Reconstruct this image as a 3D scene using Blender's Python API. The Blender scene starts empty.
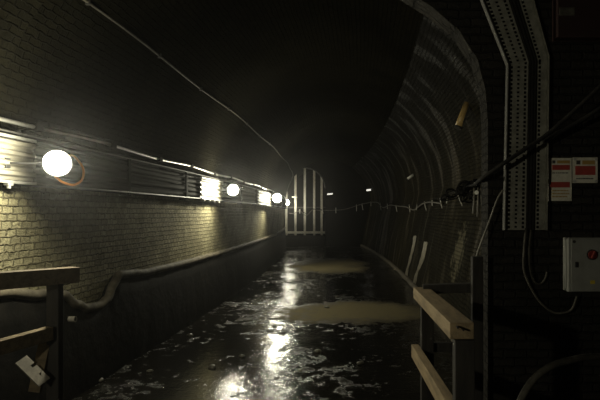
import bpy, bmesh, math, random
from mathutils import Vector, Matrix, noise
R = math.radians
random.seed(7)
SC = bpy.context.scene
COL = SC.collection

# ------------------------------------------------------------------ frame
F = 560.0
EYE = 1.6
def P(px, py, D):
    return Vector(((px - 370.0) / F * D, D, EYE - (py - 213.0) / F * D))
def off(y):
    return -0.00336 * max(0.0, y - 6.0) ** 2
def T(x, y, z):
    return Vector((x + off(y), y, z))

cam = bpy.data.cameras.new('camera')
cam.sensor_width = 36.0
cam.lens = F / 600.0 * 36.0
cam.shift_x = -70.0 / 600.0
cam.shift_y = 13.0 / 600.0
cam.clip_start = 0.05
co = bpy.data.objects.new('camera', cam)
co.location = (0, 0, EYE)
co.rotation_euler = (R(90), 0, 0)
COL.objects.link(co)
SC.camera = co

# ------------------------------------------------------------------ materials
def mat(name, col=(.5, .5, .5), rough=.6, metal=0.0, emit=None, estr=0.0):
    m = bpy.data.materials.new(name)
    m.use_nodes = True
    b = m.node_tree.nodes['Principled BSDF']
    b.inputs['Base Color'].default_value = (*col, 1)
    b.inputs['Roughness'].default_value = rough
    b.inputs['Metallic'].default_value = metal
    if emit:
        b.inputs['Emission Color'].default_value = (*emit, 1)
        b.inputs['Emission Strength'].default_value = estr
    return m
class NT:
    def __init__(s, m):
        s.t = m.node_tree; s.n = s.t.nodes; s.b = s.n['Principled BSDF']
    def add(s, kind, **kw):
        n = s.n.new(kind)
        for k, v in kw.items():
            if k in n.inputs: n.inputs[k].default_value = v
            else: setattr(n, k, v)
        return n
    def link(s, a, b): s.t.links.new(a, b)
    def val(s, sock, v):
        if hasattr(v, 'is_output'): s.link(v, sock)
        else: sock.default_value = v
    def math(s, op, a, b=0.0, clamp=False):
        n = s.n.new('ShaderNodeMath'); n.operation = op; n.use_clamp = clamp
        s.val(n.inputs[0], a); s.val(n.inputs[1], b)
        return n.outputs[0]
    def mix(s, fac, a, b):
        n = s.n.new('ShaderNodeMix'); n.data_type = 'RGBA'
        s.val(n.inputs[0], fac)
        for i, v in ((6, a), (7, b)):
            if hasattr(v, 'is_output'): s.link(v, n.inputs[i])
            else: n.inputs[i].default_value = (*v, 1)
        return n.outputs[2]
    def ramp(s, fac, lo, hi):
        n = s.n.new('ShaderNodeMapRange'); n.interpolation_type = 'SMOOTHSTEP'
        n.inputs[1].default_value = lo; n.inputs[2].default_value = hi
        s.link(fac, n.inputs[0])
        return n.outputs[0]
    def noise(s, vec, scale, detail=4, rough=.55):
        n = s.n.new('ShaderNodeTexNoise')
        n.inputs['Scale'].default_value = scale; n.inputs['Detail'].default_value = detail
        n.inputs['Roughness'].default_value = rough
        s.link(vec, n.inputs['Vector'])
        return n.outputs[0]
    def scaled(s, vec, sc):
        n = s.n.new('ShaderNodeMapping'); n.inputs['Scale'].default_value = sc
        s.link(vec, n.inputs['Vector'])
        return n.outputs[0]
    def coord(s, which='Object'):
        return s.n.new('ShaderNodeTexCoord').outputs[which]
    def bump(s, h, strength=.5, dist=.02, normal=None):
        n = s.n.new('ShaderNodeBump')
        n.inputs['Strength'].default_value = strength; n.inputs['Distance'].default_value = dist
        s.link(h, n.inputs['Height'])
        if normal: s.link(normal, n.inputs['Normal'])
        return n.outputs[0]

def brick_mat(name, c1, c2, mortar, rough=.75, spec=.5, soot=.6, streaks=False, patches=(), bw=.15, bd=.016):
    m = mat(name, c1, rough); t = NT(m)
    uv = t.coord('UV'); ob = t.coord('Object')
    wob = t.noise(ob, 2.5, 3)
    br = t.add('ShaderNodeTexBrick')
    wn = t.n.new('ShaderNodeTexNoise'); wn.inputs['Scale'].default_value = 15; wn.inputs['Detail'].default_value = 3
    t.link(ob, wn.inputs['Vector'])
    sub = t.add('ShaderNodeVectorMath', operation='SUBTRACT'); t.link(wn.outputs['Color'], sub.inputs[0]); sub.inputs[1].default_value = (.5, .5, .5)
    scl = t.add('ShaderNodeVectorMath', operation='SCALE'); t.link(sub.outputs[0], scl.inputs[0]); scl.inputs['Scale'].default_value = .034
    ad = t.add('ShaderNodeVectorMath', operation='ADD'); t.link(uv, ad.inputs[0]); t.link(scl.outputs[0], ad.inputs[1])
    t.link(ad.outputs[0], br.inputs['Vector'])
    br.inputs['Scale'].default_value = 1.0
    br.inputs['Brick Width'].default_value = bw
    br.inputs['Row Height'].default_value = .057
    br.inputs['Mortar Size'].default_value = .009
    br.inputs['Mortar Smooth'].default_value = .8
    br.inputs['Color1'].default_value = (*c1, 1)
    br.inputs['Color2'].default_value = (*c2, 1)
    br.inputs['Mortar'].default_value = (*mortar, 1)
    n1 = t.noise(ob, 1.1, 5, .6)
    n2 = t.noise(ob, 26, 4, .65)
    col = t.mix(t.math('MULTIPLY', t.ramp(n1, .4, .68), soot), br.outputs['Color'], tuple(.25 * v for v in c1))
    col = t.mix(t.math('MULTIPLY', t.ramp(n2, .40, .72), .65), col, tuple(.4 * v for v in c1))
    rgh = t.math('ADD', t.math('MULTIPLY', n2, .35), rough - .2)
    if streaks:
        sv = t.scaled(ob, (1.2, 1.7, .22))
        st = t.noise(sv, 1.3, 4, .5)
        col = t.mix(t.math('MULTIPLY', t.ramp(st, .46, .68), .75), col, (.062, .046, .018))
        st2 = t.noise(sv, 5.5, 5, .6)
        col = t.mix(t.math('MULTIPLY', t.ramp(st2, .52, .7), .6), col, (.02, .018, .014))
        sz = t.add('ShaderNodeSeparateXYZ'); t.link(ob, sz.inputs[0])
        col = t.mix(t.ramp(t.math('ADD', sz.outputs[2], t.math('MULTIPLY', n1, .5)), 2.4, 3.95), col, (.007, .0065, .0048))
        rgh = t.math('SUBTRACT', rgh, t.math('MULTIPLY', t.ramp(st, .5, .62), .3))
    for (c, r, pc) in patches:
        vm = t.add('ShaderNodeVectorMath', operation='DISTANCE')
        t.link(ob, vm.inputs[0]); vm.inputs[1].default_value = c
        d = t.math('ADD', vm.outputs['Value'], t.math('MULTIPLY', t.math('SUBTRACT', t.noise(ob, 7, 6, .7), .5), r * 3.2))
        k = t.n.new('ShaderNodeMapRange'); k.inputs[1].default_value = r; k.inputs[2].default_value = r * .6
        t.link(d, k.inputs[0])
        col = t.mix(t.math('MULTIPLY', k.outputs[0], .8), col, pc)
    t.link(col, t.b.inputs['Base Color'])
    t.link(rgh, t.b.inputs['Roughness'])
    h = t.math('ADD', t.math('MULTIPLY', br.outputs['Fac'], -1.0), t.math('MULTIPLY', n2, 1.1 if bw < .15 else .9))
    h = t.math('ADD', h, t.math('MULTIPLY', wob, .8))
    t.link(t.bump(h, 1.0, bd), t.b.inputs['Normal'])
    t.b.inputs['Specular IOR Level'].default_value = spec
    return m

M = {}
M['brick_left'] = brick_mat('stained_brick', (.52, .47, .29), (.34, .31, .19), (.24, .215, .135), .9, .15, .7, bw=.115, bd=.03)
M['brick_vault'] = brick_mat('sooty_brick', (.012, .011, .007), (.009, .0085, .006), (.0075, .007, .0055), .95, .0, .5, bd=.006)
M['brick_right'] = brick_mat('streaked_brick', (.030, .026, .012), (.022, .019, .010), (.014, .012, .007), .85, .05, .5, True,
                             patches=[((1.33, 7.9, 1.0), .42, (.20, .18, .12))])
M['brick_face'] = brick_mat('dark_brick', (.03, .027, .022), (.022, .02, .017), (.015, .0135, .012), .9, .15, .5)

def floor_mat():
    m = mat('wet_floor', (.05, .045, .035), .3); t = NT(m)
    ob = t.coord('Object')
    big = t.noise(t.scaled(ob, (.9, .55, 1)), 1.0, 5, .6)
    mid = t.noise(t.scaled(ob, (1.0, .9, 1)), 6.5, 7, .68)
    fine = t.noise(ob, 34, 4, .6)
    rip = t.noise(t.scaled(ob, (.5, 1.3, 1)), 13, 5, .6)
    # dry raised-looking patches of concrete, each with a ragged edge
    xyz = t.add('ShaderNodeSeparateXYZ'); t.link(ob, xyz.inputs[0])
    dry = None
    for (cx, cy, rx, ry) in ((-1.25, 17.2, 1.15, 2.4), (-.2, 9.1, 1.25, .95)):
        ax = t.math('DIVIDE', t.math('SUBTRACT', xyz.outputs[0], cx), rx)
        ay = t.math('DIVIDE', t.math('SUBTRACT', xyz.outputs[1], cy), ry)
        d = t.math('ADD', t.math('MULTIPLY', ax, ax), t.math('MULTIPLY', ay, ay))
        d = t.math('ADD', d, t.math('MULTIPLY', t.math('SUBTRACT', mid, .5), 2.0))
        d = t.math('ADD', d, t.math('MULTIPLY', t.math('SUBTRACT', big, .5), 2.4))
        k = t.n.new('ShaderNodeMapRange'); k.inputs[1].default_value = 1.25; k.inputs[2].default_value = .35
        t.link(d, k.inputs[0])
        dry = k.outputs[0] if dry is None else t.math('MAXIMUM', dry, k.outputs[0])
    wet = t.ramp(t.math('ADD', t.math('MULTIPLY', big, .5), t.math('MULTIPLY', mid, .5)), .385, .48)
    wet = t.math('MULTIPLY', wet, t.math('SUBTRACT', 1.0, dry))
    base = t.mix(mid, (.016, .014, .009), (.007, .0065, .0045))
    base = t.mix(wet, base, (.010, .009, .007))
    base = t.mix(dry, base, t.mix(fine, (.23, .195, .105), (.12, .10, .055)))
    t.link(base, t.b.inputs['Base Color'])
    rg = t.math('ADD', .68, t.math('MULTIPLY', fine, .16))
    n = t.n.new('ShaderNodeMix'); n.data_type = 'FLOAT'
    t.link(wet, n.inputs[0]); t.link(rg, n.inputs[2]); n.inputs[3].default_value = .075
    n2 = t.n.new('ShaderNodeMix'); n2.data_type = 'FLOAT'
    t.link(dry, n2.inputs[0]); t.link(n.outputs[0], n2.inputs[2]); n2.inputs[3].default_value = .85
    t.link(n2.outputs[0], t.b.inputs['Roughness'])
    rough_h = t.math('ADD', t.math('MULTIPLY', fine, .5), t.math('MULTIPLY', mid, .6))
    dryness = t.math('SUBTRACT', 1.0, t.math('MULTIPLY', wet, .85))
    h = t.math('ADD', t.math('MULTIPLY', rough_h, dryness), t.math('ADD', t.math('MULTIPLY', rip, .20), t.math('MULTIPLY', fine, .075)))
    t.link(t.bump(h, .8, .018), t.b.inputs['Normal'])
    t.link(t.math('ADD', .07, t.math('MULTIPLY', wet, .43)), t.b.inputs['Specular IOR Level'])
    return m
M['floor'] = floor_mat()

def grainy(name, c1, c2, scale=(1, 1, 1), ns=8, rough=.7, metal=0, bump=.4, dist=.006, spec=.5):
    m = mat(name, c1, rough, metal); t = NT(m)
    v = t.scaled(t.coord('Object'), scale)
    n = t.noise(v, ns, 6, .65)
    t.link(t.mix(t.ramp(n, .35, .68), c1, c2), t.b.inputs['Base Color'])
    t.link(t.math('ADD', t.math('MULTIPLY', n, .3), rough - .15), t.b.inputs['Roughness'])
    t.link(t.bump(n, bump, dist), t.b.inputs['Normal'])
    t.b.inputs['Specular IOR Level'].default_value = spec
    return m
M['ledge'] = grainy('black_grime', (.005, .0048, .0042), (.010, .009, .0075), ns=5, rough=.9, bump=.7, dist=.02, spec=.08)
M['coping'] = grainy('worn_concrete', (.17, .145, .10), (.07, .06, .042), ns=9, rough=.8, bump=.6, dist=.012)
M['concrete'] = grainy('grey_concrete', (.14, .13, .11), (.08, .075, .06), ns=6, rough=.7, bump=.6, dist=.015)
M['calcite'] = grainy('wet_calcite', (.62, .58, .48), (.35, .31, .24), (1, 1, .4), 14, .28, bump=.8, dist=.01)
M['wood'] = grainy('weathered_timber', (.33, .245, .135), (.19, .14, .078), (9, 1.2, 9), 3, .75, bump=.5)
M['wood_left'] = grainy('dark_brown_timber', (.15, .115, .07), (.085, .065, .04), (1.2, 9, 9), 3, .8, bump=.5, spec=.2)  # darker brown tone of the railing timber, for the left railing only
M['wood_dark'] = grainy('dark_timber', (.028, .024, .019), (.015, .013, .011), (6, 6, 1), 4, .8, bump=.4)
M['galv'] = grainy('galvanised_steel', (.62, .61, .57), (.38, .37, .34), (1, .35, 1), 11, .38, .75, .15, .003)
M['galv_dull'] = grainy('dull_galvanised_steel', (.09, .087, .08), (.055, .053, .05), (1, 1, .5), 12, .5, .35, .2, .003)
M['board'] = grainy('pale_cover_sheet', (.20, .188, .15), (.09, .083, .065), (1, .25, 3.0), 9, .55, .1, .2, .004)
M['cable'] = grainy('black_cable', (.014, .0135, .0125), (.025, .023, .02), ns=14, rough=.85, bump=.15, dist=.002, spec=.1)
M['cable_grey'] = grainy('grey_cable', (.22, .2, .165), (.12, .11, .09), ns=14, rough=.5, bump=.15, dist=.002)
M['cable_dim'] = grainy('dusty_cable', (.10, .092, .075), (.05, .046, .038), ns=14, rough=.7, bump=.15, dist=.002, spec=.2)
M['orange'] = mat('orange_flex', (.85, .30, .05), .45)
M['tie'] = mat('pale_plastic', (.8, .78, .7), .35)
M['black'] = mat('black_plastic', (.02, .02, .02), .5)
M['tray'] = grainy('worn_tray_steel', (.31, .30, .25), (.18, .175, .145), ns=14, rough=.5, metal=.2, bump=.2, dist=.002)
M['sign'] = grainy('aged_white_sign', (.74, .71, .60), (.58, .55, .45), ns=22, rough=.55, bump=.05)
M['red'] = grainy('faded_red_print', (.42, .06, .045), (.32, .05, .04), ns=20, rough=.55, bump=.03)
M['amber'] = mat('amber_print', (.42, .27, .08), .55)
M['ink'] = mat('dark_print', (.06, .055, .05), .6)
M['screw'] = mat('bright_screw', (.55, .54, .5), .35, .3)
M['greybox'] = grainy('grey_enamel', (.28, .28, .255), (.22, .22, .2), ns=10, rough=.55, bump=.05)
M['redknob'] = mat('red_plastic', (.16, .02, .015), .5)
M['yellow'] = mat('yellow_plastic', (.55, .42, .04), .5)
M['darkred'] = grainy('dark_red_enamel', (.022, .007, .006), (.017, .006, .0055), ns=9, rough=.6, bump=.1)
M['bar'] = grainy('pale_painted_steel', (.72, .70, .62), (.5, .47, .38), (1, 1, .5), 10, .5, .1, .2, .003)
M['amber_tube'] = grainy('amber_diffuser', (.60, .42, .17), (.42, .28, .10), ns=9, rough=.35, bump=.05)
M['lampbody'] = mat('grey_lamp_housing', (.12, .12, .115), .5, .3)
M['glow'] = mat('lit_diffuser', (1, 1, 1), .4, 0, (1.0, .95, .80), 60)
M['glow_small'] = mat('lit_small_diffuser', (.9, .9, .85), .4, 0, (1.0, .97, .85), .9)
M['stone'] = grainy('wet_stone', (.15, .14, .11), (.07, .065, .05), ns=14, rough=.3, bump=.6, dist=.01)

# ------------------------------------------------------------------ mesh helpers
def obj(name, bm, m, parent=None, smooth=False, loc=None):
    me = bpy.data.meshes.new(name)
    bmesh.ops.recalc_face_normals(bm, faces=bm.faces[:])
    if smooth:
        for f in bm.faces: f.smooth = True
    bm.to_mesh(me); bm.free()
    for mm in (m if isinstance(m, (list, tuple)) else [m]): me.materials.append(mm)
    o = bpy.data.objects.new(name, me)
    COL.objects.link(o)
    if parent:
        o.parent = parent
        o.matrix_parent_inverse = Matrix.Translation(parent.location).inverted() if False else Matrix.Identity(4)
        # meshes are written in the parent's local frame
    if loc: o.location = loc
    return o
def thing(name, label, cat, loc=(0, 0, 0), rotz=0, group=None):
    o = bpy.data.objects.new(name, None)
    o.empty_display_size = .1
    COL.objects.link(o); o.location = loc; o.rotation_euler = (0, 0, rotz)
    o['label'] = label; o['category'] = cat
    if group: o['group'] = group
    return o
def tag(o, label, cat, group=None):
    o['label'] = label; o['category'] = cat
    if group: o['group'] = group
    return o
def struct(o, label=None):
    o['kind'] = 'structure'
    if label: o['label'] = label
    return o
def box(bm, c, s, rot=None, bevel=0.0):
    r = bmesh.ops.create_cube(bm, size=1.0)
    mt = Matrix.Translation(c) @ (rot.to_4x4() if rot else Matrix.Identity(4)) @ Matrix.Diagonal((*s, 1))
    bmesh.ops.transform(bm, matrix=mt, verts=r['verts'])
    if bevel:
        es = list({e for v in r['verts'] for e in v.link_edges})
        bmesh.ops.bevel(bm, geom=es, offset=bevel, segments=2, affect='EDGES', profile=.6)
def beam(bm, a, b, w, h, up=Vector((0, 0, 1)), bevel=.004):
    a = Vector(a); b = Vector(b); d = b - a; L = d.length; d.normalize()
    s = d.cross(up)
    if s.length < 1e-4: s = Vector((1, 0, 0))
    s.normalize(); u = s.cross(d)
    m3 = Matrix((s, d, u)).transposed()
    box(bm, (a + b) / 2, (w, L, h), m3, bevel)
def cyl(bm, a, b, r, seg=16, r2=None, cap=True):
    a = Vector(a); b = Vector(b); d = b - a
    q = d.to_track_quat('Z', 'Y').to_matrix().to_4x4()
    bmesh.ops.create_cone(bm, cap_ends=cap, segments=seg, radius1=r, radius2=r if r2 is None else r2, depth=d.length,
                          matrix=Matrix.Translation((a + b) / 2) @ q)
def smooth_path(pts, n=8):
    pts = [Vector(p) for p in pts]
    out = []
    for i in range(len(pts) - 1):
        p0 = pts[max(0, i - 1)]; p1 = pts[i]; p2 = pts[i + 1]; p3 = pts[min(len(pts) - 1, i + 2)]
        for k in range(n):
            t = k / n
            out.append(.5 * ((2 * p1) + (p2 - p0) * t + (2 * p0 - 5 * p1 + 4 * p2 - p3) * t * t + (3 * p1 - p0 - 3 * p2 + p3) * t ** 3))
    out.append(pts[-1])
    return out
def tube(bm, pts, r, seg=8, n=8, smooth=True, closed=False):
    pts = smooth_path(pts, n) if smooth else [Vector(p) for p in pts]
    rings = []
    prev = None
    for i, p in enumerate(pts):
        d = (pts[min(i + 1, len(pts) - 1)] - pts[max(i - 1, 0)])
        if d.length < 1e-9: d = Vector((0, 0, 1))
        d.normalize()
        if prev is None:
            a = Vector((0, 0, 1)) if abs(d.z) < .9 else Vector((1, 0, 0))
            s = d.cross(a).normalized()
        else:
            s = (prev - d * prev.dot(d)).normalized()
        prev = s
        u = d.cross(s)
        rr = r(i / max(1, len(pts) - 1)) if callable(r) else r
        rings.append([bm.verts.new(p + s * math.cos(2 * math.pi * k / seg) * rr + u * math.sin(2 * math.pi * k / seg) * rr) for k in range(seg)])
    for a, b in zip(rings, rings[1:]):
        for k in range(seg):
            bm.faces.new((a[k], a[(k + 1) % seg], b[(k + 1) % seg], b[k]))
    bm.faces.new(rings[0]); bm.faces.new(rings[-1])
def torus(bm, c, rot, R_, r_, seg=28, s2=8, wob=0.0):
    pts = []
    for i in range(seg + 1):
        a = 2 * math.pi * i / seg
        rr = R_ * (1 + wob * math.sin(2 * a + 1))
        pts.append(Vector(c) + rot @ Vector((math.cos(a) * rr, math.sin(a) * rr, 0)))
    tube(bm, pts, r_, s2, smooth=False)
def sheet(name, prof, y0, y1, step, m, disp=.012, curve=True, ring=0.0, flip=False):
    """A surface swept along the tunnel: prof is a list of (x, z)."""
    bm = bmesh.new(); uvl = bm.loops.layers.uv.new('UVMap')
    L = [0.0]
    for a, b in zip(prof, prof[1:]): L.append(L[-1] + math.hypot(b[0] - a[0], b[1] - a[1]))
    ny = max(1, int(round((y1 - y0) / step)))
    rows = []
    for j in range(ny + 1):
        y = y0 + (y1 - y0) * j / ny
        row = []
        for i, (x, z) in enumerate(prof):
            a = prof[max(0, i - 1)]; b = prof[min(len(prof) - 1, i + 1)]
            tx, tz = b[0] - a[0], b[1] - a[1]; l = math.hypot(tx, tz) or 1
            nx, nz = tz / l, -tx / l
            d = disp * (noise.noise(Vector((x * 1.3, y * 1.3, z * 1.3))) + .6 * noise.noise(Vector((x * 5, y * 5, z * 5))))
            if ring:
                ph = (y + .25 * noise.noise(Vector((x * .6, z * .6, 3)))) % 1.15 / 1.15
                d += ring * (1 if ph < .3 else 0)
            p = T(x + nx * d, y, z + nz * d) if curve else Vector((x + nx * d, y, z + nz * d))
            row.append(bm.verts.new(p))
        rows.append(row)
    for j in range(ny):
        for i in range(len(prof) - 1):
            f = bm.faces.new((rows[j][i], rows[j][i + 1], rows[j + 1][i + 1], rows[j + 1][i]))
            for lp, (jj, ii) in zip(f.loops, ((j, i), (j, i + 1), (j + 1, i + 1), (j + 1, i))):
                lp[uvl].uv = (y0 + (y1 - y0) * jj / ny, L[ii])
    me = bpy.data.meshes.new(name); bm.to_mesh(me); bm.free()
    for f in me.polygons: f.use_smooth = True
    me.materials.append(m)
    o = bpy.data.objects.new(name, me); COL.objects.link(o)
    return struct(o)
def fine(pts, d=.12):
    out = []
    for a, b in zip(pts, pts[1:]):
        n = max(1, int(math.hypot(b[0] - a[0], b[1] - a[1]) / d))
        for k in range(n): out.append((a[0] + (b[0] - a[0]) * k / n, a[1] + (b[1] - a[1]) * k / n))
    out.append(pts[-1]); return out

# ------------------------------------------------------------------ the tunnel
CX, CZ, RV = -.55, 2.1, 2.05
GATE_Y = 27.0
Y0, Y1 = -4.0, 34.0
HW = 3.75                                                  # front of the head wall
def vault_x(z, side):                                      # x of the vault or right wall at height z
    if z > CZ: return CX + side * math.sqrt(max(0, RV * RV - (z - CZ) ** 2))
    return (1.08 + (1.5 - 1.08) * (z / CZ) ** 1.2) if side > 0 else -2.60 - .17 * (1 - z / CZ)
arc = [(CX + RV * math.cos(R(180 - a)), CZ + RV * math.sin(R(180 - a))) for a in range(0, 181, 4)]
sheet('wall_left', fine([(-2.77, -.05), (-2.60, 2.1)]), Y0, Y1, .12, M['brick_left'], .012)
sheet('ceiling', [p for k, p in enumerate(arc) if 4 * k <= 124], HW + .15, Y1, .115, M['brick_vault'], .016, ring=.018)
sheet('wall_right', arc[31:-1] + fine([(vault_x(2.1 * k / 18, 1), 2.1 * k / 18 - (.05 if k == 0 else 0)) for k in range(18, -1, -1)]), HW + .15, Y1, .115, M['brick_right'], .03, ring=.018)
# the wider bay in which the camera stands
arc2 = [(-.1 + 2.5 * math.cos(R(180 - a)), 2.1 + 1.95 * math.sin(R(180 - a))) for a in range(0, 181, 5)]
sheet('ceiling', arc2, Y0, HW + .15, .25, M['brick_vault'], .01)
sheet('wall_right', fine([(2.4, 2.1), (2.4, -.05)]), Y0, HW + .15, .25, M['brick_face'], .01)
sheet('floor', fine([(-2.95, 0), (2.6, 0)], .2), Y0, Y1, .2, M['floor'], .012)
bm = bmesh.new(); box(bm, (-.1, Y0 - .1, 2.0), (6.0, .2, 5)); struct(obj('wall_back', bm, M['brick_face']))
bm = bmesh.new(); box(bm, (-3.1, Y1 + .1, 2.0), (8.0, .2, 5)); struct(obj('wall_far', bm, M['brick_face']))

def arch_wall(name, inner, outer, y0, y1, m):
    bm = bmesh.new(); uvl = bm.loops.layers.uv.new('UVMap')
    A = [[bm.verts.new((p[0], y, p[1])) for p in inner] for y in (y0, y1)]
    B = [[bm.verts.new((p[0], y, p[1])) for p in outer] for y in (y0, y1)]
    n = len(inner)
    for i in range(n - 1):
        bm.faces.new((A[0][i], A[0][i + 1], B[0][i + 1], B[0][i]))
        bm.faces.new((A[1][i], B[1][i], B[1][i + 1], A[1][i + 1]))
        bm.faces.new((A[0][i], A[1][i], A[1][i + 1], A[0][i + 1]))
        bm.faces.new((B[0][i], B[0][i + 1], B[1][i + 1], B[1][i]))
    for k in (0, n - 1):
        bm.faces.new((A[0][k], B[0][k], B[1][k], A[1][k]))
    bmesh.ops.recalc_face_normals(bm, faces=bm.faces[:])
    for f in bm.faces:
        for lp in f.loops:
            c = lp.vert.co
            lp[uvl].uv = (c.x, c.z) if abs(f.normal.y) > .5 else (c.y, c.z + c.x)
    me = bpy.data.meshes.new(name); bm.to_mesh(me); bm.free(); me.materials.append(m)
    o = bpy.data.objects.new(name, me); COL.objects.link(o)
    return struct(o)
inner = [(.79, -.05), (.79, 1.0), (.79, 2.2), (.775, 2.42), (.72, 2.63), (.60, 2.82), (.42, 2.98), (.26, 3.08), (-.1, 3.3), (-.6, 3.5), (-1.2, 3.62), (-1.9, 3.62)]
outer = [(2.45, -.05), (2.45, 1.0), (2.45, 2.2), (2.45, 2.5), (2.4, 2.9), (2.2, 3.3), (1.9, 3.7), (1.4, 4.0), (.8, 4.2), (0, 4.3), (-.9, 4.3), (-1.9, 4.2)]
arch_wall('wall_front', inner, outer, HW, HW + .22, M['brick_face'])

# bulkhead round the gate
xg = lambda px: (px - 370) / F * GATE_Y
zg = lambda py: EYE - (py - 213) / F * GATE_Y
gl, gr_, gtop = xg(283.5), xg(325.5), zg(167.0)
gc, gR = (gl + gr_) / 2, (gr_ - gl) / 2
SILL = .55
spring = gtop - gR
inner = [(gl, -.05), (gl, spring * .5), (gl, spring)] + [(gc + gR * math.cos(R(a)), spring + gR * math.sin(R(a))) for a in range(165, 0, -15)] + [(gr_, spring), (gr_, spring * .5), (gr_, -.05)]
outer = [(gl - .9, -.05), (gl - .9, spring * .5), (gl - .9, spring)] + [(gc + (gR + 1.9) * math.cos(R(a)), spring + (gR + 1.2) * math.sin(R(a))) for a in range(165, 0, -15)] + [(gr_ + 2.6, spring), (gr_ + 2.6, spring * .5), (gr_ + 2.6, -.05)]
arch_wall('wall_end', inner, outer, GATE_Y, GATE_Y + .3, M['brick_vault'])
bm = bmesh.new(); box(bm, (gc, GATE_Y + .02, SILL / 2 - .03), (gR * 2 - .02, .62, SILL), None, .03)
struct(obj('trim_4', bm, M['ledge']), 'low concrete sill under the barred gate')

# ledge along the left wall and its worn rounded coping, dipping once near the bay
def ledge_z(y):
    pts = [(-4, 1.08), (3.0, 1.08), (3.94, 1.05), (4.45, .97), (4.77, .92), (5.0, .80), (5.2, .73), (5.42, .72), (5.6, .76), (5.72, .88), (5.86, .97), (6.1, .955), (6.6, .92), (8, .905), (40, .9)]
    for a, b in zip(pts, pts[1:]):
        if y <= b[0]:
            t = (y - a[0]) / (b[0] - a[0]); t = t * t * (3 - 2 * t)
            return a[1] + (b[1] - a[1]) * t
    return .9
ys = []
y = Y0
while y < GATE_Y:
    ys.append(y); y += .04 if 4.3 < y < 6.6 else .15
ys.append(GATE_Y)
bm = bmesh.new(); rows = []
for y in ys:
    z = ledge_z(y); n = .012 * noise.noise(Vector((0, y * 2, 1)))
    rows.append([bm.verts.new(T(x, y, zz)) for x, zz in ((-2.56 + n, -.05), (-2.57 + n, z * .4), (-2.60 + n, z * .75), (-2.62, z - .03), (-2.66, z - .02), (-2.82, z - .02))])
for a, b in zip(rows, rows[1:]):
    for i in range(5): bm.faces.new((a[i], a[i + 1], b[i + 1], b[i]))
struct(obj('trim_1', bm, M['ledge'], smooth=True), 'dark ledge along the foot of the left brick wall')
bm = bmesh.new()
tube(bm, [T(-2.625 + .01 * noise.noise(Vector((y * 3, 0, 0))), y, ledge_z(y) - .015 + .008 * noise.noise(Vector((y * 4, 5, 0)))) for y in ys], lambda t: .042, 10, smooth=False)
struct(obj('trim_2', bm, M['coping'], smooth=True), 'worn rounded coping on the ledge of the left wall')
bm = bmesh.new()
yy = [HW + .2 + .25 * k for k in range(int((GATE_Y - HW) / .25))]
tube(bm, [T(1.05 + .02 * noise.noise(Vector((y * 1.5, 2, 0))), y, .045) for y in yy], .06, 8, smooth=False)
struct(obj('trim_3', bm, M['coping'], smooth=True), 'rough pale kerb at the foot of the right wall')
# two calcite runs on the right wall
for k, (pts) in enumerate(([(415.5, 236), (413, 250), (409, 266), (405.5, 279)], [(426, 242), (423.5, 255), (419, 270), (414, 284)])):
    bm = bmesh.new()
    path = []
    for (px, py) in pts:
        D = 11.6 - .9 * k
        for _ in range(30):
            z = EYE - (py - 213) / F * D
            D = D + .5 * ((vault_x(max(z, 0), 1) - .015 + off(D)) * F / max(1, px - 370) - D)
        path.append(P(px, py, D))
    for q_ in range(5):
        o_ = (q_ - 2) * .026
        cut = path[: 4 - (q_ % 2)] if q_ != 2 else path
        tube(bm, [p + Vector((o_ * .4, -o_, .012 * noise.noise(p * 3 + Vector((q_, 0, 0))))) for p in cut], lambda t: .018 + .012 * noise.noise(Vector((t * 7, q_ * 3.1, k))), 7, 10)
    struct(obj('trim_%d' % (5 + k), bm, M['calcite'], smooth=True), 'shiny wet calcite run down the right wall')

# ------------------------------------------------------------------ trunking, conduits and lamps on the left wall
YL = [y for y in range(-4, 27)]
tr = thing('cable_trunking', 'long dark cable trunking carrying cables along the left brick wall', 'cable trunking', T(-2.6, 4, 1.8))
o0 = tr.location.copy()
def rel(v): return Vector(v) - o0
def strip(xa, za, xb, zb, y0, y1, th, step=.5):
    """a thin ribbon with thickness that follows the bend of the tunnel"""
    bm = bmesh.new(); rows = []; n = max(1, int((y1 - y0) / step))
    dx, dz = xb - xa, zb - za; l = math.hypot(dx, dz); nx, nz = -dz / l * th, dx / l * th
    for j in range(n + 1):
        y = y0 + (y1 - y0) * j / n
        rows.append([bm.verts.new(T(x, y, z) - o0) for x, z in ((xa, za), (xb, zb), (xb + nx, zb + nz), (xa + nx, za + nz))])
    for a, b in zip(rows, rows[1:]):
        for i in range(4): bm.faces.new((a[i], a[(i + 1) % 4], b[(i + 1) % 4], b[i]))
    bm.faces.new(rows[0]); bm.faces.new(rows[-1])
    return bm
obj('back_plate', strip(-2.585, 1.80, -2.585, 2.16, Y0 + .1, 26.6, .01), M['ledge'], tr)
obj('lower_flange', strip(-2.585, 1.81, -2.49, 1.81, Y0 + .1, 26.6, .012), M['galv_dull'], tr)
obj('upper_flange', strip(-2.585, 2.16, -2.50, 2.16, Y0 + .1, 26.6, .012), M['galv_dull'], tr)
for z, r, ph in ((1.86, .026, 0), (1.93, .03, 1.3), (2.005, .022, 2.6), (2.07, .03, 4.1), (2.125, .018, 5)):
    bm = bmesh.new()
    tube(bm, [T(-2.55 + .008 * math.sin(y * 1.7 + ph), y, z + .012 * math.sin(y * .9 + ph)) - o0 for y in [Y0 + .2 + .4 * k for k in range(76)] if y < 26.5], r, 8, smooth=False)
    obj('cable', bm, M['cable'], tr, True)
for k in range(16):
    y = -3.4 + 1.85 * k
    bm = bmesh.new()
    box(bm, T(-2.515, y, 1.985) - o0, (.02, .05, .40), None, .004); box(bm, T(-2.56, y, 2.18) - o0, (.10, .05, .02)); box(bm, T(-2.56, y, 1.79) - o0, (.10, .05, .02))
    obj('bracket', bm, M['ledge'], tr)

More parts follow.
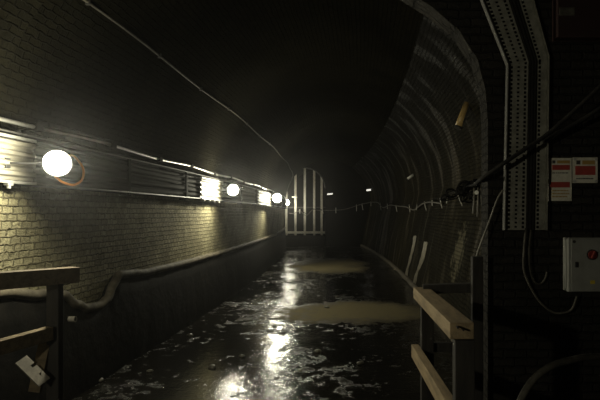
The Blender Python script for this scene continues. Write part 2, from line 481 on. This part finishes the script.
# small conduit above the trunking with clips
cd = thing('conduit', 'thin pale conduit with clips just above the cable trunking', 'conduit', T(-2.6, 4, 2.25)); o0 = cd.location.copy()
bm = bmesh.new(); tube(bm, [T(-2.555, Y0 + .2 + .4 * k, 2.262 + .012 * math.sin(k * .9)) - o0 for k in range(76)], .016, 8, smooth=False)
obj('pipe', bm, M['galv'], cd, True)
for k in range(24):
    y = -3.2 + 1.25 * k
    bm = bmesh.new(); box(bm, T(-2.565, y, 2.262 + .012 * math.sin((y - Y0 - .2) / .4 * .9)) - o0, (.07, .10, .055), None, .006); obj('clip', bm, M['cable'], cd)
# conduit up on the vault
cv = thing('conduit', 'thin wire conduit running high along the left side of the vault', 'conduit', T(-2.3, 4, 3.13)); o0 = cv.location.copy()
def vy(y, z): return T(vault_x(z, -1) + .026, y, z)
pts = [vy(4.0 + .5 * k, 3.25 + .012 * math.sin(k * .7)) - o0 for k in range(43)]
pts += [vy(25.6, 3.1) - o0, vy(25.9, 2.8) - o0, vy(26.0, 2.5) - o0]
bm = bmesh.new(); tube(bm, pts, .012, 7, smooth=False)
obj('pipe', bm, M['cable_dim'], cv, True)
for k in range(14):
    y = 4.4 + 1.5 * k
    bm = bmesh.new(); box(bm, vy(y, 3.25 + .012 * math.sin((y - 4) / .5 * .7)) - o0, (.035, .02, .045), None, .003); obj('clip', bm, M['galv_dull'], cv)

# cover sheets bright beside each lamp
def cover(y0, y1, label):
    t = thing('cover_sheet', label, 'cover sheet', T(-2.5, (y0 + y1) / 2, 1.83), 0, 'pale cover sheets on the trunking')
    q = t.location.copy(); bm = bmesh.new(); rows = []
    prof = []
    for i in range(25):
        z = 1.83 + .285 * i / 24
        prof.append((-2.497 + (.022 if (i // 3) % 2 else 0), z))
    prof = prof + [(x - .012, z) for x, z in reversed(prof)]
    n = max(2, int((y1 - y0) / .3))
    for j in range(n + 1):
        y = y0 + (y1 - y0) * j / n
        rows.append([bm.verts.new(T(x, y, z) - q) for x, z in prof])
    for a, b in zip(rows, rows[1:]):
        for i in range(len(prof)): bm.faces.new((a[i], a[(i + 1) % len(prof)], b[(i + 1) % len(prof)], b[i]))
    bm.faces.new(rows[0]); bm.faces.new(rows[-1])
    obj('ribbed_sheet', bm, M['board'], t)
    for z in (1.815, 2.13):
        bm = bmesh.new(); beam(bm, T(-2.485, y0, z) - q, T(-2.485, y1, z) - q, .03, .02, bevel=.003); obj('edge_strip', bm, M['galv'], t)
    for k in range(int((y1 - y0) / .3)):
        y = y0 + .15 + .3 * k
        bm = bmesh.new(); cyl(bm, T(-2.485, y, 1.80) - q, T(-2.485, y, 1.77) - q, .014, 8); box(bm, T(-2.485, y, 1.80) - q, (.03, .06, .02)); obj('clamp', bm, M['galv'], t)
cover(2.2, 4.15, 'pale ribbed cover sheet on the trunking beside the nearest lamp')
cover(8.3, 9.6, 'pale ribbed cover sheet on the trunking beside the second lamp')
cover(13.4, 16.2, 'pale ribbed cover sheet on the trunking beside the third lamp')

def lamp(pos, yaw, power, label, r=.10, orange=False):
    reach = max(.08, pos.x - off(pos.y) + 2.50)
    """round bulkhead lamp on an arm; it faces local -Y"""
    t = thing('bulkhead_lamp', label, 'lamp', pos, yaw, 'bulkhead lamps along the left wall')
    bm = bmesh.new(); cyl(bm, (0, .035, 0), (0, .075, 0), r * .95, 28, r * .75); cyl(bm, (0, .02, 0), (0, .036, 0), r * 1.08, 28)
    hs = obj('housing', bm, M['lampbody'], t, False)
    bm = bmesh.new()
    bmesh.ops.create_uvsphere(bm, u_segments=28, v_segments=14, radius=r)
    bmesh.ops.transform(bm, matrix=Matrix.Diagonal((1, .75, 1, 1)), verts=bm.verts[:])
    bmesh.ops.delete(bm, geom=[v for v in bm.verts if v.co.y > .03], context='VERTS')
    d = obj('diffuser', bm, M['glow'], hs, True); d['label'] = 'glowing white diffuser'
    Rl = Matrix.Rotation(-yaw, 3, 'Z')
    arm = Rl @ Vector((-reach, .0, .0))
    bm = bmesh.new(); beam(bm, (0, .05, 0), arm, .014, .014); box(bm, arm, (.03, .05, .07), Rl, .004)
    obj('bracket', bm, M['black'], t)
    if orange:
        bm = bmesh.new()
        tube(bm, [Rl @ Vector(p) * .9 for p in ((.02, .07, .05), (.03, .16, .075), (.03, .26, .04), (.03, .34, -.03), (.02, .33, -.11), (.0, .24, -.155), (-.02, .12, -.14), (-.04, .05, -.10))], .0085, 8)
        c = obj('power_flex', bm, M['orange'], t, True); c['label'] = 'orange looped power cable'
    l = bpy.data.lights.new('lamp_light', 'POINT'); l.energy = power; l.color = (1.0, .95, .70); l.shadow_soft_size = .045
    lo = bpy.data.objects.new('lamp_light', l); COL.objects.link(lo); lo.parent = t; lo.location = (0, -r * .75 - .055, 0)
    return t
PW = 75
lamp(P(57, 163, 3.85), R(24), PW, 'bulkhead lamp glowing white with an orange cable loop beside it', .085, True)
lamp(P(233, 190, 9.3), R(14), PW, 'second bulkhead lamp along the left wall, glowing white', .088)
lamp(P(277, 198, 15.7), R(11), PW, 'third bulkhead lamp along the left wall, beyond the second', .12)
lamp(P(287.3, 202.5, 26.45), R(70), 26, 'farthest bulkhead lamp, beside the barred gate', .12)
lamp(Vector((-2.42, -1.6, 2.02)), R(150), 85, 'bulkhead lamp on the near left wall, on this side of the timber railing', .105)

# ------------------------------------------------------------------ barred gate
g = thing('barred_gate', 'tall pale barred gate closing the arched opening at the far end', 'gate', (gc, GATE_Y + .1, SILL - .03))
go = g.location.copy()
for px in (286, 295.2, 304.6, 314, 321.5):
    x = xg(px) - gc
    top = spring + math.sqrt(max(0, (gR - .02) ** 2 - x * x)) - go.z
    bm = bmesh.new(); box(bm, (x, 0, top / 2), (.105, .05, top), None, .006)
    obj('bar', bm, M['bar'], g)
bm = bmesh.new(); box(bm, (0, -.03, .14), (gR * 2 - .06, .06, .11), None, .006); obj('bottom_rail', bm, M['bar'], g)
bm = bmesh.new(); box(bm, (0, .04, 1.35), (gR * 2 - .04, .04, .06), None, .006); obj('middle_rail', bm, M['galv_dull'], g)
bm = bmesh.new(); tube(bm, [(gR * .97 * math.cos(R(a)), 0, spring - go.z + gR * .97 * math.sin(R(a))) for a in range(0, 181, 10)], .035, 8, smooth=False)
obj('arched_frame', bm, M['galv_dull'], g, True)

# ------------------------------------------------------------------ small battens along the right of the vault
def batten(pos, direction, L, r, m, label, up):
    t = thing('light_fitting', label, 'light fitting', pos, 0, 'small tube fittings along the tunnel')
    d = Vector(direction).normalized(); u = Vector(up).normalized()
    bm = bmesh.new(); cyl(bm, -d * L * .5, d * L * .5, r, 14); 
    obj('tube', bm, m, t, True)
    bm = bmesh.new()
    for s in (-1, 1): cyl(bm, d * s * L * .5, d * s * (L * .5 + .025), r * 1.12, 14)
    beam(bm, -d * L * .4 + u * r, d * L * .4 + u * r, r * 1.2, r * .7, up=u, bevel=.003)
    obj('holder', bm, M['galv_dull'], t)
    bm = bmesh.new()
    bm.free()
    for s in (-.3, .3):
        bm = bmesh.new(); cyl(bm, d * s * L + u * r, d * s * L + u * (r + .06), .008, 8); obj('stem', bm, M['galv_dull'], t)
a, b = P(458.5, 126, 7.2), P(467, 104, 7.25)
batten((a + b) / 2, b - a, .34, .045, M['amber_tube'], 'amber tube fitting tilted high on the right wall, the nearest one', Vector((1, 0, .55)))
batten(P(411, 176.5, 15.0), (.55, -.6, .35), .24, .035, M['tie'], 'second tube fitting on the right wall, small and unlit', Vector((1, 0, .3)))
batten(P(369, 190, 26.0), (1, -.5, .12), .24, .042, M['glow_small'], 'small bright fitting on the right wall just before the far end', Vector((1, .6, .2)))
batten(P(330, 194, 26.85), (1, 0, .1), .26, .035, M['glow_small'], 'small bright fitting on the end wall right of the barred gate', Vector((0, 1, 0)))
batten(P(294.5, 197, 26.85), (1, 0, 0), .24, .03, M['tie'], 'small pale fitting fixed across the bars of the gate', Vector((0, 1, 0)))

# ------------------------------------------------------------------ festoon cable on the right wall
fc_pts = [P(289, 212, 26.75), P(294, 213.5, 26.7), P(300, 209.5, 26.6), P(306, 213.5, 26.6), P(313, 209, 26.6), P(318, 210, 26.7), P(330, 208.5, 26.6), P(345, 207.5, 26.5), P(362, 204, 26.1)]
for D, py in ((24, 201.5), (22, 205), (20, 203.5), (18, 206), (16, 205), (14.4, 206), (13, 203), (12, 202), (11, 198.5), (10.2, 199), (9.5, 195), (8.5, 190.5), (7.8, 187)):
    fc_pts.append(T(1.36 if D > 9 else 1.33, D, EYE - (py - 213) / F * D))
fc_pts += [P(474.5, 184.5, 5.6), P(477, 182.5, 4.4), P(480, 180, 3.87), P(484, 177, 3.67), P(500, 166, 3.58), P(522, 151, 3.56), P(547, 134.5, 3.55), P(575, 110, 3.5), P(603, 84, 3.45), P(660, 30, 3.45)]
fc = thing('festoon_cable', 'black cable sagging along the right wall with dangling pale ties', 'cable', fc_pts[14])
fo = fc.location.copy()
bm = bmesh.new(); tube(bm, [p - fo for p in fc_pts], lambda t: .014, 8, 6); obj('cable', bm, M['cable'], fc, True)
# a second, paler line twisted on it in the distance
bm = bmesh.new(); tube(bm, [p - fo + Vector((0, -.04, -.05 + .05 * math.sin(1.7 * i))) for i, p in enumerate(fc_pts[:19])], .016, 7, 6)
c = obj('cable', bm, M['cable_grey'], fc, True); c['label'] = 'paler twisted line'
sp = smooth_path(fc_pts[:22], 12)
def at_px(px):
    return min(sp, key=lambda p: abs(370 + p.x / p.y * F - px))
for px, L, dx in ((300, 4, 0), (322, 4, 1), (336, 5, 0), (357, 6, 0), (362, 6, 1), (371, 4, 0), (380, 7, 1), (387, 5, 0), (396, 6, 1), (409, 8, 1), (417, 5, -1), (424, 8, 2), (432, 6, 0), (440, 12, 3), (447, 8, -1), (456, 16, 6), (464, 10, 1), (470, 12, -1)):
    p = at_px(px); D = p.y; s = D / F
    bm = bmesh.new()
    tube(bm, [p - fo + Vector((0, -.03, .02)), p - fo + Vector((dx * .4 * s, -.05, -L * .5 * s)), p - fo + Vector((dx * s, -.05, -L * s))], .005 + .0055 * D / 12, 6, 4)
    obj('cable_tie', bm, M['tie'], fc, True)
# tangle of cable hung on it
cc = thing('cable_coil', 'tangled coil of black cable hanging on the right wall', 'cable', P(470, 190, 6.9)); q = cc.location.copy()
rnd = random.Random(5)
for k in range(22):
    bm = bmesh.new()
    rot = Matrix.Rotation(R(90 + rnd.uniform(-30, 30)), 3, 'X') @ Matrix.Rotation(R(rnd.uniform(-50, 50)), 3, 'Y')
    px, py = [(462, 188), (468, 186), (474, 183), (478, 188), (473, 192), (466, 194), (460, 193), (477, 195), (470, 198), (452, 193), (446, 199)][k % 11]
    torus(bm, P(px, py, 6.9 + .1 * (k % 3) + (.5 if px < 456 else 0)) - q + Vector((rnd.uniform(-.03, .03), 0, rnd.uniform(-.03, .03))), rot, rnd.uniform(.025, .075), rnd.uniform(.008, .015), 22, 7, .25)
    obj('loop', bm, M['cable'], cc, True)
for (px, py, r) in ((476.5, 192.5, .026), (475, 184.5, .024)):
    bm = bmesh.new(); cyl(bm, P(px, py, 6.72) - q, P(px, py, 6.8) - q, r, 14); c = obj('end_cap', bm, M['tie'], cc); c['label'] = 'pale cable end'
for (px, py, e, f_) in ((474, 200, 473, 214), (478, 199, 477.5, 217), (481, 196, 483, 210)):
    bm = bmesh.new(); tube(bm, [P(px, py - 12, 6.85) - q, P(px, py, 6.8) - q, P(e, f_, 6.8) - q], .012, 6); obj('tail', bm, M['cable_grey'], cc, True)

# ------------------------------------------------------------------ cable tray on the head wall
DT = HW - .035
tt = thing('cable_tray', 'perforated metal cable tray rising up the dark wall beside the signs', 'cable tray', P(524, 230, DT)); q = tt.location.copy()
ctr = [(230, 503, 545), (62, 506.5, 547), (0, 482, 530), (-45, 464, 517)]
def tray_pt(s, f):   # s: 0..3 along the bends, f: 0..1 across
    i = min(2, int(s)); t = s - i
    a, b = ctr[i], ctr[i + 1]
    y_ = a[0] + (b[0] - a[0]) * t; l = a[1] + (b[1] - a[1]) * t; r = a[2] + (b[2] - a[2]) * t
    skew = (f - .5) * -8 if i >= 1 or t > .97 else 0
    return P(l + (r - l) * f, y_ + (skew if i >= 1 else 0), DT) - q
ss = [k / 40 for k in range(41)] + [1 + k / 16 for k in range(1, 17)] + [2 + k / 12 for k in range(1, 13)]
bm = bmesh.new()
def plate(a, b, c, d, th=.003):
    v = [bm.verts.new(p + Vector((0, dy, 0))) for dy in (0, -th) for p in (a, b, c, d)]
    for f in ((0, 1, 2, 3), (7, 6, 5, 4), (0, 4, 5, 1), (1, 5, 6, 2), (2, 6, 7, 3), (3, 7, 4, 0)): bm.faces.new([v[i] for i in f])
cols = [0, .10, .16, .27, .33, .44, .50, .62, .68, .79, .85, 1.0]
for i in range(len(ss) - 1):
    s0, s1 = ss[i], ss[i + 1]
    for j in range(len(cols) - 1):
        solid = j % 2 == 0
        if solid: plate(tray_pt(s0, cols[j]), tray_pt(s0, cols[j + 1]), tray_pt(s1, cols[j + 1]), tray_pt(s1, cols[j]))
        else:
            e = s0 + (s1 - s0) * (.55 if (j // 2) % 2 else .4)
            plate(tray_pt(s0, cols[j]), tray_pt(s0, cols[j + 1]), tray_pt(e, cols[j + 1]), tray_pt(e, cols[j]))
obj('perforated_base', bm, M['tray'], tt)
for f in (0.0, 1.0):
    bm = bmesh.new()
    for s0, s1 in ((0, 1), (1, 2), (2, 2.99)):
        beam(bm, tray_pt(s0, f) + Vector((0, -.022, 0)), tray_pt(s1, f) + Vector((0, -.022, 0)), .006 if f else .009, .045, up=Vector((0, 1, 0)), bevel=.001)
    obj('side_flange', bm, M['galv'] if not f else M['tray'], tt)
for f, r in ((.56, .010), (.63, .012), (.70, .009)):
    bm = bmesh.new(); tube(bm, [tray_pt(s, f) + Vector((0, -.016, 0)) for s in (0, .4, .8, .97, 1.04, 1.5, 2, 2.9)], r, 7, 4); obj('cable', bm, M['cable'], tt, True)
# cables dropping from the tray
for name, pts, r, lab in (('loop_cable', [(526, 228), (524, 250), (524, 270), (531, 288), (541, 303), (553, 312), (563, 313), (572, 309), (577, 296)], .0075, 'long pale cable hanging below the tray and curving to the grey box'),
                          ('loop_cable', [(531, 228), (529, 250), (530, 270), (534, 281), (540, 284), (545, 279), (547, 272)], .0065, 'short cable below the tray ending in an upturned hook')):
    a = P(*pts[0], HW - .05)
    bm = bmesh.new(); tube(bm, [P(x, y, HW - .05 - .02 * math.sin(i)) - a for i, (x, y) in enumerate(pts)], r, 8, 6)
    o = obj(name, bm, M['cable_dim'], None, True, a); tag(o, lab, 'cable')
wire = [(503, 190), (497, 200), (489, 222), (481, 243), (475, 262), (473, 280)]
a = P(*wire[0], 3.64); bm = bmesh.new(); tube(bm, [P(x, y, 3.64) - a for x, y in wire], .006, 6, 6)
tag(obj('loop_cable', bm, M['cable_grey'], None, True, a), 'thin loose wire slanting down from the tray edge to the timber railing', 'cable')
pts = [(543, 142, 3.63), (558, 133, 3.62), (580, 121, 3.6), (605, 105, 3.55), (660, 68, 3.5)]
a = P(*pts[0]); bm = bmesh.new(); tube(bm, [P(*p) - a for p in pts], .014, 8, 6)
tag(obj('loop_cable', bm, M['cable'], None, True, a), 'black cable slanting up to the frame edge above the signs', 'cable')

# ------------------------------------------------------------------ signs
DS = HW - .012
def sign(x0, y0, x1, y1, label, bands):
    c = P((x0 + x1) / 2, y1, DS); t = thing('warning_sign', label, 'sign', c, 0, 'signs on the dark wall'); s = DS / F
    w, h = (x1 - x0) * s, (y1 - y0) * s
    bm = bmesh.new(); box(bm, (0, 0, h / 2), (w, .008, h), None, .0015); sb = obj('sign_board', bm, M['sign'], t)
    for (nm, m, a0, b0, a1, b1) in bands:
        bm = bmesh.new()
        L = [(a0, b0, a1, b1)]
        if nm == 'text_line':
            L = []; rr = random.Random(int(a0 * 7 + b0 * 13)); xx = a0
            while xx < a1 - 1:
                ww = rr.uniform(1.2, 3.2); L.append((xx, b0, min(a1, xx + ww), b1)); xx += ww + .7
        for (p0, q0, p1, q1) in L:
            box(bm, (((p0 + p1) / 2 - (x0 + x1) / 2) * s, -.0055, (y1 - (q0 + q1) / 2) * s), ((p1 - p0) * s, .003, (q1 - q0) * s))
        obj(nm, bm, m, sb)
    return t, s, h, w
t1, s, h, w = sign(548, 158, 571.5, 201, 'tall white sign with two red bands, left of the pair', [
    ('header', M['amber'], 557, 160.5, 569.5, 163.5), ('hazard_symbol', M['ink'], 552, 160.5, 555, 163.5),
    ('red_band', M['red'], 552, 165, 569.5, 170), ('text_line', M['ink'], 552, 172.5, 568, 173.5),
    ('red_band', M['red'], 550.5, 182, 569.5, 187.5),
    ('text_line', M['amber'], 552, 190, 568, 191.2), ('text_line', M['amber'], 552, 193, 569, 194.2), ('text_line', M['amber'], 552, 196, 567, 197.2)])
t2, s, h, w = sign(572.5, 157.5, 597.5, 183, 'square white sign with one red band and corner screws, right of the pair', [
    ('header', M['amber'], 582, 160.5, 594.5, 164.5), ('hazard_symbol', M['ink'], 576, 160.5, 580, 164.5),
    ('red_band', M['red'], 575, 166, 595, 175), ('text_line', M['ink'], 576, 178, 593, 179.2)])
for sx in (-1, 1):
    for zz in (.012, h - .012):
        bm = bmesh.new(); cyl(bm, (sx * (w / 2 - .011), -.003, zz), (sx * (w / 2 - .011), -.011, zz), .0095, 14); obj('screw', bm, M['screw'], t2)

# grey isolator box
DB = 3.62; s = DB / F
bx0 = P(569.5, 292.5, DB); W_, H_ = .30, 54.5 * s
t = thing('isolator_box', 'grey metal switch box with red rotary knob on the dark wall', 'switch box', (bx0.x + W_ / 2, HW - .065, bx0.z))
bm = bmesh.new(); box(bm, (0, .01, H_ / 2), (W_, .105, H_), None, .006); obj('enclosure', bm, M['greybox'], t)
bm = bmesh.new(); box(bm, (0, -.068, H_ / 2), (W_ - .016, .014, H_ - .016), None, .004); dr = obj('door', bm, M['greybox'], t)
def onbox(px, py): return Vector(((px - 567.5) * s - W_ / 2, -.076, (292.5 - py) * s))
p = onbox(589, 254.5); bm = bmesh.new(); cyl(bm, p, p + Vector((0, -.012, 0)), .034, 24); bx = obj('switch_plate', bm, M['black'], t)
bm = bmesh.new(); cyl(bm, p + Vector((0, -.012, 0)), p + Vector((0, -.022, 0)), .027, 24); box(bm, p + Vector((0, -.03, 0)), (.014, .02, .05), Matrix.Rotation(R(25), 3, 'Y'), .003); k = obj('rotary_knob', bm, M['redknob'], bx); k['label'] = 'red rotary knob'
p = onbox(574, 264.5); bm = bmesh.new(); box(bm, p, (.022, .012, .036), None, .003); obj('latch', bm, M['black'], dr)
p = onbox(571.5, 241.5); bm = bmesh.new(); cyl(bm, p + Vector((0, .006, 0)), p + Vector((0, -.004, 0)), .010, 12); obj('bolt', bm, M['black'], t)
p = onbox(590, 282); bm = bmesh.new(); box(bm, p, (.03, .004, .022), None, .001); obj('label_plate', bm, M['yellow'], dr)

# dark red box up on the wall
bx0 = P(556, 38, 3.66); s = 3.66 / F
t = thing('alarm_box', 'dark red box with a pale label, high up above the signs', 'box', (bx0.x + .17, HW - .06, bx0.z))
bm = bmesh.new(); box(bm, (0, 0, .14), (.34, .11, .28), None, .008); obj('enclosure', bm, M['darkred'], t)
bm = bmesh.new(); box(bm, ((565.5 - 556) * s - .17, -.057, (38 - 13) * s), (15 * s, .006, 8 * s), None, .001); k = obj('label_plate', bm, M['cable_dim'], t); k['label'] = 'pale label'

# ------------------------------------------------------------------ timber railing, right
rt = thing('timber_railing', 'weathered timber railing at the right of the wet floor', 'railing', (.36, 3.1, 0)); q = rt.location.copy()
def rp(px, py, D): return P(px, py, D) - q
bm = bmesh.new(); a, b = rp(462, 331, 2.42), rp(421, 292.5, 3.78); beam(bm, a, b, .105, .072, bevel=.005); obj('top_rail', bm, M['wood'], rt)
bm = bmesh.new(); a, b = rp(452, 412, 2.5), rp(415, 350.5, 3.78); beam(bm, a, b, .05, .085, bevel=.005); obj('lower_rail', bm, M['wood'], rt)
for (px, D, sx) in ((463.5, 2.46, .085), (427, 3.66, .08)):
    c = rp(px, 300, D); top = (1.05 if D < 3 else 1.03); bm = bmesh.new(); box(bm, (c.x + (0 if D < 3 else .0), c.y, top / 2), (sx, .085, top), None, .005); obj('post', bm, M['wood_dark'], rt)
bm = bmesh.new(); c = rp(477, 280, 3.62); box(bm, (c.x, c.y, .66), (.07, .07, 1.32), None, .005); obj('post', bm, M['wood_dark'], rt)
bm = bmesh.new(); beam(bm, rp(423, 289, 3.70), rp(474, 287.5, 3.68), .06, .06, bevel=.004); obj('cross_rail', bm, M['wood_dark'], rt)
bm = bmesh.new(); beam(bm, rp(424, 347, 3.70), rp(474, 347, 3.68), .05, .06, bevel=.004); obj('cross_rail', bm, M['wood_dark'], rt)
for i in range(2):
    c = rp(458 + 5.5 * (i % 2) + 1.5 * (i // 2), 328 + 2.2 * (i % 2) + 2.5 * (i // 2), 2.374); bm = bmesh.new(); cyl(bm, c, c + Vector((0, .03, 0)), .0045, 10); obj('nail', bm, M['black'], rt)

# ------------------------------------------------------------------ timber railing, left
lt = thing('timber_railing', 'dark timber railing in front of the left brick wall', 'railing', (-2.0, 3.45, 0)); q = lt.location.copy()
bm = bmesh.new(); beam(bm, P(-28, 283, 2.98) - q, P(75.5, 274.5, 3.5) - q, .09, .095, bevel=.005); obj('top_rail', bm, M['wood_left'], lt)
bm = bmesh.new(); beam(bm, P(-28, 355, 2.98) - q, P(50, 333, 3.42) - q, .06, .08, bevel=.004); obj('lower_rail', bm, M['wood_left'], lt)
bm = bmesh.new(); c = P(55, 300, 3.47) - q; box(bm, (c.x, c.y, .6), (.075, .06, 1.2), None, .005); obj('post', bm, M['wood_dark'], lt)
bm = bmesh.new(); beam(bm, P(35, 392, 3.4) - q, P(46, 340, 3.46) - q, .07, .03, up=Vector((0, 1, 0)), bevel=.003); obj('brace', bm, M['wood_left'], lt)
# pale notched plate nailed to the post
bm = bmesh.new()
a, b = P(21, 359.5, 3.36) - q, P(44.5, 382.5, 3.36) - q
d = (b - a).normalized(); n = Vector((-d.z, 0, d.x))
if n.z < 0: n = -n
L = (b - a).length
prof = [(0, -.028), (L, -.028), (L, .028), (L * .62, .028), (L * .78, .008), (L * .68, .008), (L * .68, .028), (L * .42, .028), (L * .42, .008), (L * .32, .008), (L * .32, .028), (0, .028)]
n2 = (n + Vector((0, 1.4, 0))) * .78; nn = d.cross(n2).normalized() * .006
if nn.z < 0: nn = -nn
fr = [bm.verts.new(a + d * u + n2 * v + nn) for u, v in prof]; bk = [bm.verts.new(a + d * u + n2 * v - nn) for u, v in prof]
bm.faces.new(fr); bm.faces.new(bk)
for i in range(len(prof)): bm.faces.new((fr[i], fr[(i + 1) % len(prof)], bk[(i + 1) % len(prof)], bk[i]))
k = obj('notched_plate', bm, M['cable_grey'], lt); k['label'] = 'pale notched plate'

# drain pipe end on the ledge
c = T(-2.58, 4.85, .68); bm = bmesh.new()
cyl(bm, (-.12, 0, 0), (.03, 0, 0), .026, 18, cap=False); cyl(bm, (-.12, 0, 0), (.03, 0, 0), .019, 18, cap=False)
va = [v for v in bm.verts if v.co.x > .02]
bmesh.ops.bridge_loops(bm, edges=[e for e in bm.edges if e.verts[0] in va and e.verts[1] in va])
o = obj('drain_pipe', bm, M['cable_grey'], None, False, c); tag(o, 'pale stub of drain pipe sticking out of the dark ledge', 'pipe')

# hose at the lower right
pts = [(515, 420, 2.25), (521, 399, 2.3), (534, 379, 2.35), (552, 366, 2.42), (572, 360, 2.5), (592, 357, 2.6), (640, 356, 2.8)]
# it lies in a loop against the side wall: keep it above the floor
a = P(*pts[0]); bm = bmesh.new(); tube(bm, [P(*p) - a for p in pts] , .016, 8, 6)
tag(obj('hose', bm, M['cable_dim'], None, True, a), 'grey hose arching up at the lower right below the switch box', 'hose')

# stones lying about in the wet
rnd = random.Random(11)
labels = {}
spots = [(337, 297), (327, 308), (275, 327), (242, 357), (100, 381), (305, 286), (352, 330), (190, 336), (212, 368), (318, 352), (150, 372), (360, 364), (262, 300), (300, 372)]
for i, (px, py) in enumerate(spots):
    D = EYE * F / (py - 213); c = P(px, py, D)
    bm = bmesh.new(); bmesh.ops.create_icosphere(bm, subdivisions=2, radius=rnd.uniform(.022, .04))
    for v in bm.verts: v.co *= 1 + .3 * noise.noise(v.co * 30 + Vector((i, 0, 0)))
    bmesh.ops.transform(bm, matrix=Matrix.Diagonal((1.3, 1, .6, 1)), verts=bm.verts[:])
    o = obj('stone', bm, M['stone'], None, True, (c.x, c.y, .012)); o.rotation_euler = (0, 0, rnd.uniform(0, 6))
    tag(o, 'small wet stone lying on the tunnel floor', 'stone', 'small stones on the wet floor')

# ------------------------------------------------------------------ world, mist and exposure
w = bpy.data.worlds.new('world'); SC.world = w; w.use_nodes = True
nt = w.node_tree
nt.nodes['Background'].inputs['Color'].default_value = (0, 0, 0, 1)
nt.nodes['Background'].inputs['Strength'].default_value = 0
vs = nt.nodes.new('ShaderNodeVolumeScatter'); vs.inputs['Density'].default_value = .0026; vs.inputs['Anisotropy'].default_value = .88
nt.links.new(vs.outputs[0], nt.nodes['World Output'].inputs['Volume'])
vsx = SC.view_settings
vsx.view_transform = 'Standard'; vsx.look = 'None'; vsx.gamma = 1; vsx.use_curve_mapping = False
vsx.exposure = 0.0
SC.cycles.max_bounces = 6
SC.cycles.sample_clamp_indirect = 4
SC.cycles.caustics_reflective = False
